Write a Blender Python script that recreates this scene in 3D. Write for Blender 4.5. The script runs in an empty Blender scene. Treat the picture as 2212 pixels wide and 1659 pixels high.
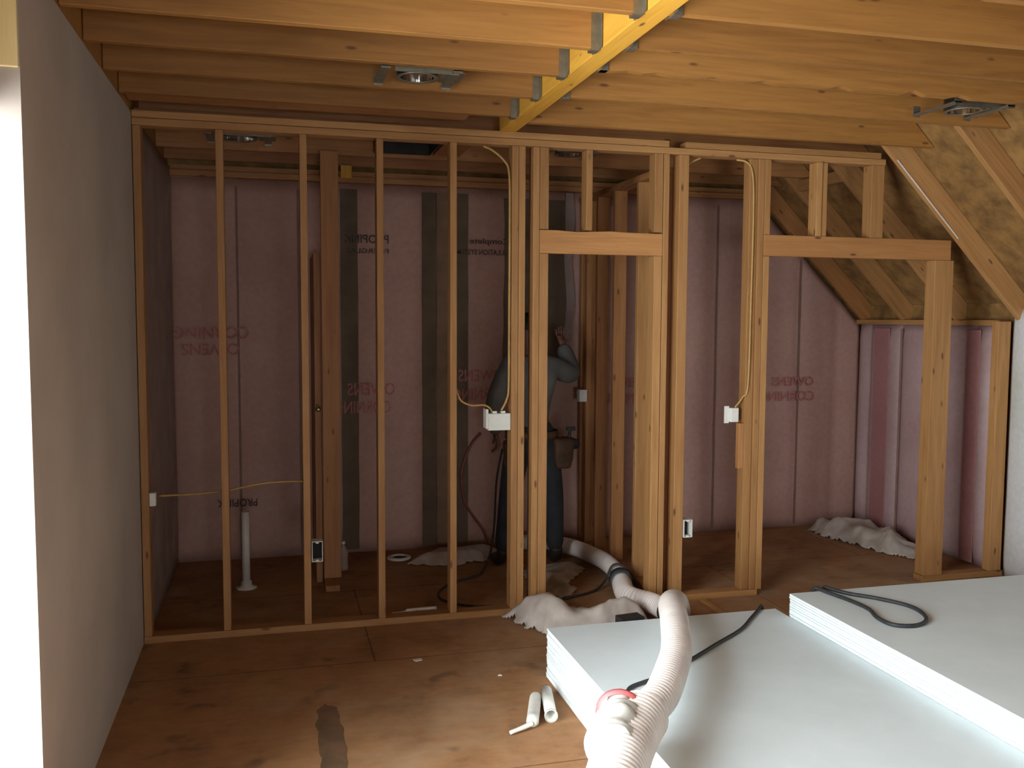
import bpy, bmesh, math, random
from mathutils import Vector, Matrix, noise
random.seed(7)
C = bpy.context.scene.collection
SC = bpy.context.scene
PI = math.pi

# ------------------------------------------------------------------ camera, exposure
cam_d = bpy.data.cameras.new('camera'); cam = bpy.data.objects.new('camera', cam_d); C.objects.link(cam)
SC.camera = cam
YAW, PITCH, ROLL = math.radians(14.683), math.radians(-4.129), math.radians(0.278)
fw = Vector((math.sin(YAW)*math.cos(PITCH), math.cos(YAW)*math.cos(PITCH), math.sin(PITCH)))
r0 = Vector((math.cos(YAW), -math.sin(YAW), 0)); u0 = r0.cross(fw)
rt = math.cos(ROLL)*r0 + math.sin(ROLL)*u0
up = -math.sin(ROLL)*r0 + math.cos(ROLL)*u0
m = Matrix((rt, up, -fw)).transposed().to_4x4(); m.translation = Vector((0.678, -5.003, 1.7155))
cam.matrix_world = m
cam_d.sensor_fit = 'HORIZONTAL'; cam_d.sensor_width = 36.0
cam_d.lens = 36.0*1968.9/2212.0
cam_d.clip_start = 0.05
SC.view_settings.view_transform = 'Standard'; SC.view_settings.look = 'None'
SC.view_settings.gamma = 1.0; SC.view_settings.use_curve_mapping = False
SC.view_settings.exposure = -0.12
SC.cycles.diffuse_bounces = 6; SC.cycles.max_bounces = 10
SC.cycles.sample_clamp_indirect = 12.0

# ------------------------------------------------------------------ daylight
SKY = 25.0
w = bpy.data.worlds.new('sky'); SC.world = w; w.use_nodes = True
bg = w.node_tree.nodes['Background']
bg.inputs['Color'].default_value = (0.92, 0.97, 1.0, 1); bg.inputs['Strength'].default_value = SKY

def portal(loc, rot, sx, sy):
    l = bpy.data.lights.new('daylight_portal', 'AREA'); l.shape = 'RECTANGLE'; l.size = sx; l.size_y = sy
    o = bpy.data.objects.new('daylight_portal', l); C.objects.link(o); o.location = loc; o.rotation_euler = rot
    l.cycles.is_portal = True
WIN_Y0, WIN_Y1, WIN_Z0, WIN_Z1 = -4.30, -2.12, 0.12, 2.66
GLZ = 2.30       # top of the glass
portal((-0.17, (WIN_Y0+WIN_Y1)/2, (WIN_Z0+GLZ)/2), (0, -PI/2, 0), GLZ-WIN_Z0, WIN_Y1-WIN_Y0)

# ------------------------------------------------------------------ materials
RW = (0.5, 1.6, 0.7, 1.6)      # unseen rear window, added for frontal fill: x0, x1, z0, z1
portal(((RW[0]+RW[1])/2, -8.17, (RW[2]+RW[3])/2), (PI/2, 0, 0), RW[1]-RW[0], RW[3]-RW[2])
def nmat(name):
    mt = bpy.data.materials.new(name); mt.use_nodes = True
    nt = mt.node_tree; return mt, nt, nt.nodes['Principled BSDF']
def node(nt, t, **kw):
    n = nt.nodes.new(t)
    for k, v in kw.items():
        if k in n.inputs: n.inputs[k].default_value = v
        else: setattr(n, k, v)
    return n
def ramp(nt, fac, stops):
    n = nt.nodes.new('ShaderNodeValToRGB'); e = n.color_ramp.elements
    while len(e) < len(stops): e.new(0.5)
    for i, (p, c) in enumerate(stops): e[i].position = p; e[i].color = (*c, 1)
    nt.links.new(fac, n.inputs['Fac']); return n
def mixc(nt, fac, a, b, mode='MIX'):
    n = nt.nodes.new('ShaderNodeMix'); n.data_type = 'RGBA'; n.blend_type = mode
    for sock, v in ((n.inputs[0], fac), (n.inputs[6], a), (n.inputs[7], b)):
        if isinstance(v, (int, float)): sock.default_value = v
        elif isinstance(v, tuple): sock.default_value = (*v, 1)
        else: nt.links.new(v, sock)
    return n.outputs[2]

def wood(name, light, dark, knot=(0.10, 0.035, 0.012), tint=0.25, rough=0.62):
    mt, nt, b = nmat(name); L = nt.links.new
    tc = node(nt, 'ShaderNodeTexCoord'); oi = node(nt, 'ShaderNodeObjectInfo')
    mul = node(nt, 'ShaderNodeMath', operation='MULTIPLY'); mul.inputs[1].default_value = 57.0
    L(oi.outputs['Random'], mul.inputs[0])
    add = node(nt, 'ShaderNodeVectorMath', operation='ADD'); L(tc.outputs['Object'], add.inputs[0]); L(mul.outputs[0], add.inputs[1])
    mp = node(nt, 'ShaderNodeMapping'); mp.inputs['Scale'].default_value = (1.0, 16, 16); L(add.outputs[0], mp.inputs[0])
    n1 = node(nt, 'ShaderNodeTexNoise', Scale=2.2, Detail=6.0, Roughness=0.62, Distortion=0.7); L(mp.outputs[0], n1.inputs['Vector'])
    r1 = ramp(nt, n1.outputs['Fac'], [(0.30, dark), (0.62, light)])
    mp2 = node(nt, 'ShaderNodeMapping'); mp2.inputs['Scale'].default_value = (4.2, 13, 13); L(add.outputs[0], mp2.inputs[0])
    v = node(nt, 'ShaderNodeTexVoronoi', Scale=1.0); L(mp2.outputs[0], v.inputs['Vector'])
    r2 = ramp(nt, v.outputs['Distance'], [(0.06, (0.85, 0.85, 0.85)), (0.13, (0, 0, 0))])
    c = mixc(nt, r2.outputs['Color'], r1.outputs['Color'], knot)
    r3 = ramp(nt, oi.outputs['Random'], [(0.0, (1-tint, 1-tint*1.15, 1-tint*1.3)), (1.0, (1, 1, 1))])
    c = mixc(nt, 1.0, c, r3.outputs['Color'], 'MULTIPLY')
    L(c, b.inputs['Base Color']); b.inputs['Roughness'].default_value = rough
    bp = node(nt, 'ShaderNodeBump', Strength=0.12, Distance=0.002); L(n1.outputs['Fac'], bp.inputs['Height']); L(bp.outputs[0], b.inputs['Normal'])
    return mt
def mottled(name, a, b_, scale, rough=0.8, bump=0.1, dist=0.003, spec=0.5, detail=5.0, lo=0.35, hi=0.65):
    mt, nt, b = nmat(name); L = nt.links.new
    tc = node(nt, 'ShaderNodeTexCoord')
    n1 = node(nt, 'ShaderNodeTexNoise', Scale=scale, Detail=detail, Roughness=0.6); L(tc.outputs['Object'], n1.inputs['Vector'])
    r1 = ramp(nt, n1.outputs['Fac'], [(lo, b_), (hi, a)])
    L(r1.outputs['Color'], b.inputs['Base Color']); b.inputs['Roughness'].default_value = rough
    b.inputs['Specular IOR Level'].default_value = spec
    if bump:
        bp = node(nt, 'ShaderNodeBump', Strength=bump, Distance=dist); L(n1.outputs['Fac'], bp.inputs['Height']); L(bp.outputs[0], b.inputs['Normal'])
    return mt

M = {}
M['stud'] = wood('stud_wood', (0.46, 0.24, 0.086), (0.35, 0.165, 0.050))
M['joist'] = wood('joist_wood', (0.37, 0.168, 0.037), (0.27, 0.115, 0.024))
M['red'] = wood('reddish_wood', (0.42, 0.195, 0.066), (0.31, 0.125, 0.038))
M['slot'] = wood('dark_red_wood', (0.34, 0.13, 0.045), (0.24, 0.08, 0.026))
M['pale_jamb'] = wood('pale_pine', (0.85, 0.72, 0.36), (0.78, 0.62, 0.28), knot=(0.7, 0.52, 0.22), tint=0)
M['beam'] = wood('beam_wood', (0.64, 0.335, 0.040), (0.50, 0.24, 0.022), tint=0.0)
M['header'] = wood('header_wood', (0.54, 0.265, 0.09), (0.42, 0.185, 0.06))
M['osb'] = mottled('sheathing_strands', (0.30, 0.16, 0.045), (0.15, 0.075, 0.02), 9.0, 0.8, 0.3, 0.004)
M['drywall'] = mottled('drywall_paper', (0.72, 0.81, 0.83), (0.67, 0.755, 0.77), 3.0, 0.85, 0.05)
M['drywall_dusty'] = mottled('drywall_wall', (0.42, 0.365, 0.315), (0.36, 0.31, 0.27), 1.6, 0.85, 0.05)
M['gypsum_edge'] = mottled('gypsum_edge', (0.88, 0.93, 0.93), (0.80, 0.85, 0.85), 20, 0.9, 0.05)
M['white_plastic'] = mottled('white_plastic', (0.72, 0.72, 0.66), (0.64, 0.64, 0.58), 12, 0.45, 0)
M['pvc'] = mottled('pvc', (0.60, 0.57, 0.52), (0.52, 0.49, 0.44), 12, 0.4, 0)
M['dark_inside'] = mottled('dark_inside', (0.02, 0.018, 0.015), (0.01, 0.01, 0.01), 12, 0.8, 0)
M['rubber'] = mottled('black_rubber', (0.035, 0.037, 0.04), (0.02, 0.021, 0.023), 30, 0.6, 0)
M['cuff'] = mottled('hose_clamp_tape', (0.07, 0.085, 0.09), (0.04, 0.05, 0.055), 30, 0.5, 0)
M['romex'] = mottled('yellow_cable', (0.46, 0.28, 0.085), (0.38, 0.22, 0.065), 20, 0.5, 0)
M['paper'] = mottled('white_paper', (0.7, 0.68, 0.62), (0.6, 0.58, 0.52), 20, 0.8, 0)
M['red_hose'] = mottled('red_hose', (0.28, 0.07, 0.045), (0.2, 0.05, 0.03), 20, 0.5, 0)
M['shirt'] = mottled('grey_shirt', (0.125, 0.125, 0.115), (0.085, 0.085, 0.08), 6, 0.9, 0.2, 0.01)
M['jeans'] = mottled('dark_denim', (0.024, 0.027, 0.033), (0.014, 0.016, 0.02), 8, 0.9, 0.2, 0.01)
M['skin'] = mottled('skin', (0.14, 0.06, 0.032), (0.10, 0.042, 0.022), 8, 0.55, 0)
M['hair'] = mottled('black_hair', (0.012, 0.010, 0.009), (0.006, 0.005, 0.005), 60, 0.7, 0.4, 0.004)
M['leather'] = mottled('leather', (0.10, 0.05, 0.022), (0.05, 0.025, 0.012), 14, 0.7, 0.2)
M['boot'] = mottled('boot', (0.03, 0.022, 0.018), (0.018, 0.014, 0.012), 14, 0.6, 0.2)
M['eye'] = mottled('eye', (0.5, 0.48, 0.45), (0.45, 0.43, 0.4), 4, 0.3, 0)
M['lip'] = mottled('lip', (0.16, 0.05, 0.04), (0.14, 0.045, 0.035), 4, 0.5, 0)
M['print_red'] = mottled('red_print', (0.42, 0.12, 0.115), (0.44, 0.20, 0.18), 40, 0.7, 0, lo=0.42, hi=0.55)
M['print_black'] = mottled('black_print', (0.06, 0.035, 0.035), (0.12, 0.07, 0.07), 40, 0.7, 0, lo=0.4, hi=0.5)
M['red_tape'] = mottled('red_tape', (0.6, 0.12, 0.12), (0.5, 0.1, 0.1), 10, 0.5, 0)
def metal(name, col, rough):
    mt, nt, b = nmat(name); n = node(nt, 'ShaderNodeTexNoise', Scale=25.0); tc = node(nt, 'ShaderNodeTexCoord')
    nt.links.new(tc.outputs['Object'], n.inputs['Vector'])
    r = ramp(nt, n.outputs['Fac'], [(0.3, tuple(c*0.75 for c in col)), (0.7, col)]); nt.links.new(r.outputs[0], b.inputs['Base Color'])
    b.inputs['Metallic'].default_value = 1.0; b.inputs['Roughness'].default_value = rough; return mt
M['galv'] = metal('galvanised_steel', (0.36, 0.32, 0.24), 0.55)
M['chrome'] = metal('polished_reflector', (0.9, 0.88, 0.84), 0.08)
M['dark_metal'] = metal('dark_steel', (0.10, 0.12, 0.12), 0.4)
M['brass'] = metal('brass', (0.5, 0.38, 0.2), 0.35)

def insulation(name, base, deep, sheen=0.35):
    """blown fibre behind a thin glossy net: soft pink with paler dusty clouds"""
    mt, nt, b = nmat(name); L = nt.links.new
    tc = node(nt, 'ShaderNodeTexCoord')
    n1 = node(nt, 'ShaderNodeTexNoise', Scale=1.7, Detail=4.0); L(tc.outputs['Object'], n1.inputs['Vector'])
    n2 = node(nt, 'ShaderNodeTexNoise', Scale=30.0, Detail=3.0); L(tc.outputs['Object'], n2.inputs['Vector'])
    r1 = ramp(nt, n1.outputs['Fac'], [(0.3, deep), (0.7, base)])
    r2 = ramp(nt, n2.outputs['Fac'], [(0.3, (0.88, 0.88, 0.88)), (0.7, (1, 1, 1))])
    L(mixc(nt, 1.0, r1.outputs[0], r2.outputs[0], 'MULTIPLY'), b.inputs['Base Color'])
    b.inputs['Roughness'].default_value = 0.55
    b.inputs['Specular IOR Level'].default_value = sheen
    bp = node(nt, 'ShaderNodeBump', Strength=0.3, Distance=0.006); L(n1.outputs['Fac'], bp.inputs['Height']); L(bp.outputs[0], b.inputs['Normal'])
    return mt
M['pink'] = insulation('pink_insulation', (0.53, 0.33, 0.275), (0.46, 0.27, 0.225))
M['pale_pink'] = insulation('pale_insulation', (0.46, 0.33, 0.32), (0.36, 0.22, 0.21), 0.6)
M['white_poly'] = insulation('white_poly', (0.72, 0.72, 0.74), (0.60, 0.63, 0.58), 0.6)
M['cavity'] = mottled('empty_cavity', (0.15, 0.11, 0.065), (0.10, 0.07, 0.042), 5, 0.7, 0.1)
M['bare'] = mottled('seam_shade', (0.26, 0.15, 0.12), (0.20, 0.11, 0.085), 6, 0.7, 0)  # dark tone that puts crease shade into the seam strips
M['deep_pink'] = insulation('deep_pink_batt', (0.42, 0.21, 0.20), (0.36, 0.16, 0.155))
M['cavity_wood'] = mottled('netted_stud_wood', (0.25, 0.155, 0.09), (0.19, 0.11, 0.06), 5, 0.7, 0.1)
M['net'] = mottled('grey_net', (0.36, 0.28, 0.25), (0.27, 0.19, 0.17), 4, 0.5, 0.1)

def poly_mat():
    mt, nt, b = nmat('crumpled_plastic'); L = nt.links.new
    tc = node(nt, 'ShaderNodeTexCoord'); n = node(nt, 'ShaderNodeTexNoise', Scale=9.0, Detail=4.0); L(tc.outputs['Object'], n.inputs['Vector'])
    r = ramp(nt, n.outputs['Fac'], [(0.3, (0.50, 0.42, 0.35)), (0.7, (0.72, 0.66, 0.60))]); L(r.outputs[0], b.inputs['Base Color'])
    b.inputs['Roughness'].default_value = 0.4
    b.inputs['Transmission Weight'].default_value = 0.0
    bp = node(nt, 'ShaderNodeBump', Strength=0.5, Distance=0.01); L(n.outputs['Fac'], bp.inputs['Height']); L(bp.outputs[0], b.inputs['Normal'])
    tr = node(nt, 'ShaderNodeBsdfTranslucent'); L(r.outputs[0], tr.inputs['Color'])
    mx = node(nt, 'ShaderNodeMixShader'); mx.inputs[0].default_value = 0.3
    out = nt.nodes['Material Output']; L(b.outputs[0], mx.inputs[1]); L(tr.outputs[0], mx.inputs[2]); L(mx.outputs[0], out.inputs['Surface'])
    return mt
M['plastic'] = poly_mat()
def hose_mat():
    mt, nt, b = nmat('ribbed_hose'); L = nt.links.new
    tc = node(nt, 'ShaderNodeTexCoord'); n = node(nt, 'ShaderNodeTexNoise', Scale=6.0, Detail=3.0); L(tc.outputs['Object'], n.inputs['Vector'])
    r = ramp(nt, n.outputs['Fac'], [(0.3, (0.66, 0.58, 0.53)), (0.7, (0.80, 0.74, 0.69))]); L(r.outputs[0], b.inputs['Base Color'])
    b.inputs['Roughness'].default_value = 0.4; return mt
M['hose'] = hose_mat()

def floor_mat():
    mt, nt, b = nmat('subfloor_panels'); L = nt.links.new
    tc = node(nt, 'ShaderNodeTexCoord')
    n1 = node(nt, 'ShaderNodeTexNoise', Scale=2.0, Detail=8.0, Roughness=0.7); L(tc.outputs['Object'], n1.inputs['Vector'])
    base = ramp(nt, n1.outputs['Fac'], [(0.28, (0.19, 0.095, 0.042)), (0.5, (0.34, 0.175, 0.078)), (0.74, (0.43, 0.24, 0.115))])
    mp = node(nt, 'ShaderNodeMapping'); mp.inputs['Scale'].default_value = (9, 24, 1); L(tc.outputs['Object'], mp.inputs[0])
    n2 = node(nt, 'ShaderNodeTexNoise', Scale=1.0, Detail=3.0); L(mp.outputs[0], n2.inputs['Vector'])
    fine = ramp(nt, n2.outputs['Fac'], [(0.3, (0.88, 0.88, 0.88)), (0.7, (1.05, 1.05, 1.05))])
    c = mixc(nt, 1.0, base.outputs[0], fine.outputs[0], 'MULTIPLY')
    # panel seams (1.22 x 2.44 sheets)
    br = node(nt, 'ShaderNodeTexBrick', Scale=1.0); br.inputs['Mortar Size'].default_value = 0.004
    br.inputs['Brick Width'].default_value = 2.44; br.inputs['Row Height'].default_value = 1.22; br.offset = 0.5
    br.inputs['Color1'].default_value = (1, 1, 1, 1); br.inputs['Color2'].default_value = (0.97, 0.97, 0.97, 1); br.inputs['Mortar'].default_value = (0.35, 0.3, 0.28, 1)
    mpb = node(nt, 'ShaderNodeMapping'); mpb.inputs['Location'].default_value = (-1.15+3.0, 1.01-0.0, 0); L(tc.outputs['Object'], mpb.inputs[0]); L(mpb.outputs[0], br.inputs['Vector'])
    c = mixc(nt, 0.85, c, br.outputs['Color'], 'MULTIPLY')
    # dark boot-scuff spots and one dark rectangular stain, all with shapes of their own
    n3 = node(nt, 'ShaderNodeTexNoise', Scale=6.0, Detail=2.0); L(tc.outputs['Object'], n3.inputs['Vector'])
    sp = ramp(nt, n3.outputs['Fac'], [(0.62, (0, 0, 0)), (0.74, (0.55, 0.55, 0.55))])
    c = mixc(nt, sp.outputs[0], c, (0.075, 0.05, 0.03))
    # pale plaster dust, patchy
    n4 = node(nt, 'ShaderNodeTexNoise', Scale=1.1, Detail=5.0, Roughness=0.65); mp4 = node(nt, 'ShaderNodeMapping'); mp4.inputs['Location'].default_value = (3.1, 1.7, 0)
    L(tc.outputs['Object'], mp4.inputs[0]); L(mp4.outputs[0], n4.inputs['Vector'])
    du = ramp(nt, n4.outputs['Fac'], [(0.5, (0, 0, 0)), (0.75, (0.6, 0.6, 0.6))])
    c = mixc(nt, du.outputs[0], c, (0.42, 0.33, 0.22))
    L(c, b.inputs['Base Color']); b.inputs['Roughness'].default_value = 0.75; b.inputs['Specular IOR Level'].default_value = 0.25
    bp = node(nt, 'ShaderNodeBump', Strength=0.2, Distance=0.003); L(n2.outputs['Fac'], bp.inputs['Height']); L(bp.outputs[0], b.inputs['Normal'])
    return mt
M['floor'] = floor_mat()
M['stain'] = mottled('floor_stain', (0.20, 0.115, 0.06), (0.12, 0.075, 0.04), 7, 0.7, 0.1)
def glass_mat():
    mt, nt, b = nmat('window_glass'); L = nt.links.new
    t = node(nt, 'ShaderNodeBsdfTransparent'); g = node(nt, 'ShaderNodeBsdfGlossy', Roughness=0.02); f = node(nt, 'ShaderNodeFresnel', IOR=1.2)
    mx = node(nt, 'ShaderNodeMixShader'); L(f.outputs[0], mx.inputs[0]); L(t.outputs[0], mx.inputs[1]); L(g.outputs[0], mx.inputs[2])
    L(mx.outputs[0], nt.nodes['Material Output'].inputs['Surface']); return mt
M['glass'] = glass_mat()

# ------------------------------------------------------------------ builders
def link(name, me, mat, parent=None, loc=None, mw=None, smooth=False):
    o = bpy.data.objects.new(name, me)
    if mat is not None: me.materials.append(M[mat])
    C.objects.link(o)
    if mw is not None: o.matrix_world = mw
    if loc is not None: o.location = loc
    if parent is not None:
        o.parent = parent
        o.matrix_parent_inverse = parent_world(parent).inverted()
    if smooth:
        for p in me.polygons: p.use_smooth = True
    return o
def parent_world(p):
    mw = Matrix.LocRotScale(p.location, p.rotation_euler, p.scale)
    return mw
def fin(name, bm, mat, parent=None, smooth=False, origin=None):
    """bm in world space -> object with its origin at ORIGIN (default: bottom centre)"""
    bmesh.ops.recalc_face_normals(bm, faces=bm.faces)
    vs = [v.co for v in bm.verts]
    if origin is None:
        lo = Vector([min(v[i] for v in vs) for i in range(3)]); hi = Vector([max(v[i] for v in vs) for i in range(3)])
        origin = Vector(((lo.x+hi.x)/2, (lo.y+hi.y)/2, lo.z))
    origin = Vector(origin)
    bmesh.ops.translate(bm, verts=bm.verts, vec=-origin)
    me = bpy.data.meshes.new(name); bm.to_mesh(me); bm.free()
    o = bpy.data.objects.new(name, me); me.materials.append(M[mat]); C.objects.link(o)
    o.location = origin
    if parent is not None:
        o.parent = parent; o.matrix_parent_inverse = parent_world(parent).inverted()
    if smooth:
        for p in me.polygons: p.use_smooth = True
    return o
def tag(o, label, cat, group=None, kind=None):
    o['label'] = label; o['category'] = cat
    if group: o['group'] = group
    if kind: o['kind'] = kind
    return o
def struct(o): o['kind'] = 'structure'; return o
def empty(name, loc):
    o = bpy.data.objects.new(name, None); C.objects.link(o); o.location = loc; o.empty_display_size = 0.1; return o
def bx(bm, x0, x1, y0, y1, z0, z1, bev=0.0, seg=1):
    r = bmesh.ops.create_cube(bm, size=1.0); vs = r['verts']
    bmesh.ops.scale(bm, verts=vs, vec=(x1-x0, y1-y0, z1-z0))
    bmesh.ops.translate(bm, verts=vs, vec=((x0+x1)/2, (y0+y1)/2, (z0+z1)/2))
    if bev:
        es = list({e for v in vs for e in v.link_edges})
        bmesh.ops.bevel(bm, geom=es, offset=bev, segments=seg, affect='EDGES', profile=0.5)
def box(name, x0, x1, y0, y1, z0, z1, mat, parent=None, bev=0.0, seg=2):
    bm = bmesh.new(); bx(bm, x0, x1, y0, y1, z0, z1, bev, seg); return fin(name, bm, mat, parent)
def poly_prism(bm, pts, axis, a0, a1):
    """pts: 2D outline in the plane normal to AXIS ('x': (y,z), 'y': (x,z), 'z': (x,y))"""
    def P(p, a): return {'x': (a, p[0], p[1]), 'y': (p[0], a, p[1]), 'z': (p[0], p[1], a)}[axis]
    A = [bm.verts.new(P(p, a0)) for p in pts]; B = [bm.verts.new(P(p, a1)) for p in pts]
    bm.faces.new(A); bm.faces.new(B[::-1])
    for i in range(len(pts)):
        j = (i+1) % len(pts); bm.faces.new((A[i], A[j], B[j], B[i]))

# a length of lumber: local X runs along the grain
def lumber(name, x0, x1, y0, y1, z0, z1, mat='stud', parent=None, rough_edge=0.0):
    d = (x1-x0, y1-y0, z1-z0); k = d.index(max(d))
    c = Vector(((x0+x1)/2, (y0+y1)/2, (z0+z1)/2))
    if k == 0: R = Matrix.Identity(3); dims = d
    elif k == 2: R = Matrix(((0, 0, -1), (0, 1, 0), (1, 0, 0))); dims = (d[2], d[1], d[0])
    else: R = Matrix(((0, -1, 0), (1, 0, 0), (0, 0, 1))); dims = (d[1], d[0], d[2])
    bm = bmesh.new(); n = max(2, int(dims[0]/0.12))
    bx(bm, -dims[0]/2, dims[0]/2, -dims[1]/2, dims[1]/2, -dims[2]/2, dims[2]/2, 0.003, 2)
    if rough_edge:
        es = [e for e in bm.edges if abs(e.verts[0].co.x-e.verts[1].co.x) > dims[0]*0.5]
        bmesh.ops.subdivide_edges(bm, edges=es, cuts=n)
        ph = random.random()*50
        for v in bm.verts:
            if v.co.z > dims[2]*0.3: v.co.z += rough_edge*noise.noise((v.co.x*5+ph, 0, 0))
    me = bpy.data.meshes.new(name); bm.to_mesh(me); bm.free(); me.materials.append(M[mat])
    o = bpy.data.objects.new(name, me); C.objects.link(o)
    o.location = c; o.rotation_euler = R.to_euler()
    if parent is not None: o.parent = parent; o.matrix_parent_inverse = parent_world(parent).inverted()
    return o

def catmull(pts, n=8):
    P = [Vector(p) for p in pts]; P = [2*P[0]-P[1]] + P + [2*P[-1]-P[-2]]; out = []
    for i in range(1, len(P)-2):
        for k in range(n):
            t = k/n; a, b, c, d = P[i-1], P[i], P[i+1], P[i+2]
            out.append(0.5*((2*b)+(c-a)*t+(2*a-5*b+4*c-d)*t*t+(3*b-a-3*c+d)*t**3))
    out.append(P[-2]); return out
def resample(pts, step):
    out = [pts[0]]; acc = 0
    for a, b in zip(pts, pts[1:]):
        L = (b-a).length
        while acc+L >= step and L > 0:
            t = (step-acc)/L; a = a.lerp(b, t); out.append(a.copy()); L = (b-a).length; acc = 0
        acc += L
    out.append(pts[-1]); return out
def tube(bm, pts, rad, seg=10, cap=True):
    n = len(pts); rings = []; prev = None
    for i, p in enumerate(pts):
        t = (pts[min(i+1, n-1)]-pts[max(i-1, 0)]).normalized()
        if prev is None:
            a = Vector((0, 0, 1)) if abs(t.z) < 0.9 else Vector((1, 0, 0)); u = t.cross(a).normalized()
        else: u = (prev-t*prev.dot(t)).normalized()
        prev = u; v = t.cross(u); r = rad(i/(n-1), i) if callable(rad) else rad
        rings.append([bm.verts.new(p+u*r*math.cos(2*PI*k/seg)+v*r*math.sin(2*PI*k/seg)) for k in range(seg)])
    for a, b in zip(rings, rings[1:]):
        for k in range(seg): bm.faces.new((a[k], a[(k+1) % seg], b[(k+1) % seg], b[k]))
    if cap: bm.faces.new(rings[0][::-1]); bm.faces.new(rings[-1])
def wire(name, pts, r, mat, parent=None, seg=8, n=8):
    bm = bmesh.new(); tube(bm, catmull(pts, n), r, seg); return fin(name, bm, mat, parent, smooth=True)
def lathe(bm, prof, c, axis=Vector((0, 0, 1)), seg=24):
    """prof: (radius, height) pairs swept round AXIS through c"""
    axis = axis.normalized(); a = Vector((0, 0, 1)) if abs(axis.z) < 0.9 else Vector((1, 0, 0)); u = axis.cross(a).normalized(); v = axis.cross(u); rings = []
    for r, h in prof:
        rings.append([bm.verts.new(Vector(c)+axis*h+(u*math.cos(2*PI*k/seg)+v*math.sin(2*PI*k/seg))*max(r, 1e-4)) for k in range(seg)])
    for A, B in zip(rings, rings[1:]):
        for k in range(seg): bm.faces.new((A[k], A[(k+1) % seg], B[(k+1) % seg], B[k]))
def ring_solid(name, prof, c, mat, parent=None, axis=Vector((0, 0, 1)), seg=24):
    bm = bmesh.new(); lathe(bm, prof, c, axis, seg); bmesh.ops.remove_doubles(bm, verts=bm.verts, dist=1e-4); return fin(name, bm, mat, parent, smooth=True)

# ------------------------------------------------------------------ the setting
TOP = 2.755            # underside of the ceiling joists
JT = TOP+0.235
KX = 5.42              # face of the knee wall
BY = 1.65              # face of the far wall
RY = -8.0
SL = 7.12              # underside of the rafters: x + z = SL (45 degrees)
SH = SL + 0.14*math.sqrt(2)

struct(box('floor', -0.2, 6.2, RY-0.2, BY+0.2, -0.05, 0.0, 'floor'))
# the dark boot-print shaped stain, a film of spilt mud
# left wall: drywall with the tall window opening
wl = []
bm = bmesh.new()
bx(bm, -0.14, 0.0, WIN_Y1, BY, 0.0, TOP-0.012)
bx(bm, -0.14, 0.0, RY, WIN_Y0, 0.0, TOP-0.012)
bx(bm, -0.14, 0.0, WIN_Y0, WIN_Y1, 0.0, WIN_Z0)
bx(bm, -0.14, 0.0, WIN_Y0, WIN_Y1, WIN_Z1, TOP-0.012)
wall_left = struct(fin('wall_left', bm, 'drywall_dusty'))
struct(box('wall_left_rim', -0.14, -0.003, RY, BY+0.06, TOP-0.0115, JT, 'joist')).name = 'wall_left.002'
# wood lining at the head of the opening
wn = struct(box('window_1', -0.15, -0.11, WIN_Y0, WIN_Y0+0.05, WIN_Z0, WIN_Z1, 'white_plastic'))
for a in (WIN_Y0+0.8, WIN_Y0+1.62): box('window_mullion', -0.15, -0.11, a, a+0.04, WIN_Z0, WIN_Z1, 'white_plastic', wn)
box('window_pane', -0.132, -0.128, WIN_Y0+0.05, WIN_Y1-0.002, WIN_Z0+0.002, GLZ-0.002, 'glass', wn)
box('head_board', -0.135, -0.10, WIN_Y0+0.05, WIN_Y1-0.013, GLZ, WIN_Z1-0.001, 'beam', wn)
lumber('window_jamb', -0.125, -0.002, WIN_Y1-0.012, WIN_Y1-0.001, 2.41, WIN_Z1-0.001, 'pale_jamb', wn)
# rear wall behind the camera, with a window added as fill light
bm = bmesh.new()
bx(bm, -0.14, RW[0], RY-0.14, RY, 0, 3.0); bx(bm, RW[1], 6.0, RY-0.14, RY, 0, 3.0)
bx(bm, RW[0], RW[1], RY-0.14, RY, 0, RW[2]); bx(bm, RW[0], RW[1], RY-0.14, RY, RW[3], 3.0)
struct(fin('wall_rear', bm, 'drywall'))
bm = bmesh.new()
bx(bm, RW[0], RW[0]+0.04, RY-0.1, RY-0.04, RW[2], RW[3]); bx(bm, RW[1]-0.04, RW[1], RY-0.1, RY-0.04, RW[2], RW[3])
bx(bm, RW[0]+0.04, RW[1]-0.04, RY-0.1, RY-0.04, RW[2], RW[2]+0.04); bx(bm, RW[0]+0.04, RW[1]-0.04, RY-0.1, RY-0.04, RW[3]-0.04, RW[3])
w2 = struct(fin('fill_window', bm, 'white_plastic'))
box('window_pane', RW[0]+0.041, RW[1]-0.041, RY-0.075, RY-0.07, RW[2]+0.041, RW[3]-0.041, 'glass', w2)

# floor above the joists, and the sloping roof sheathing
JT = TOP+0.235
struct(box('ceiling', -0.2, SH-JT+0.02, RY-0.2, BY+0.2, JT, JT+0.02, 'osb'))
bm = bmesh.new()
x0 = SH-JT; x1 = 6.0
poly_prism(bm, [(x0, JT), (x1, SH-x1), (x1+0.015, SH-x1+0.015), (x0+0.015, JT+0.015)], 'y', RY-0.2, BY+0.2)
struct(fin('ceiling_slope', bm, 'osb'))['kind'] = 'structure'
bpy.data.objects['ceiling_slope'].name = 'ceiling.001'

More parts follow.
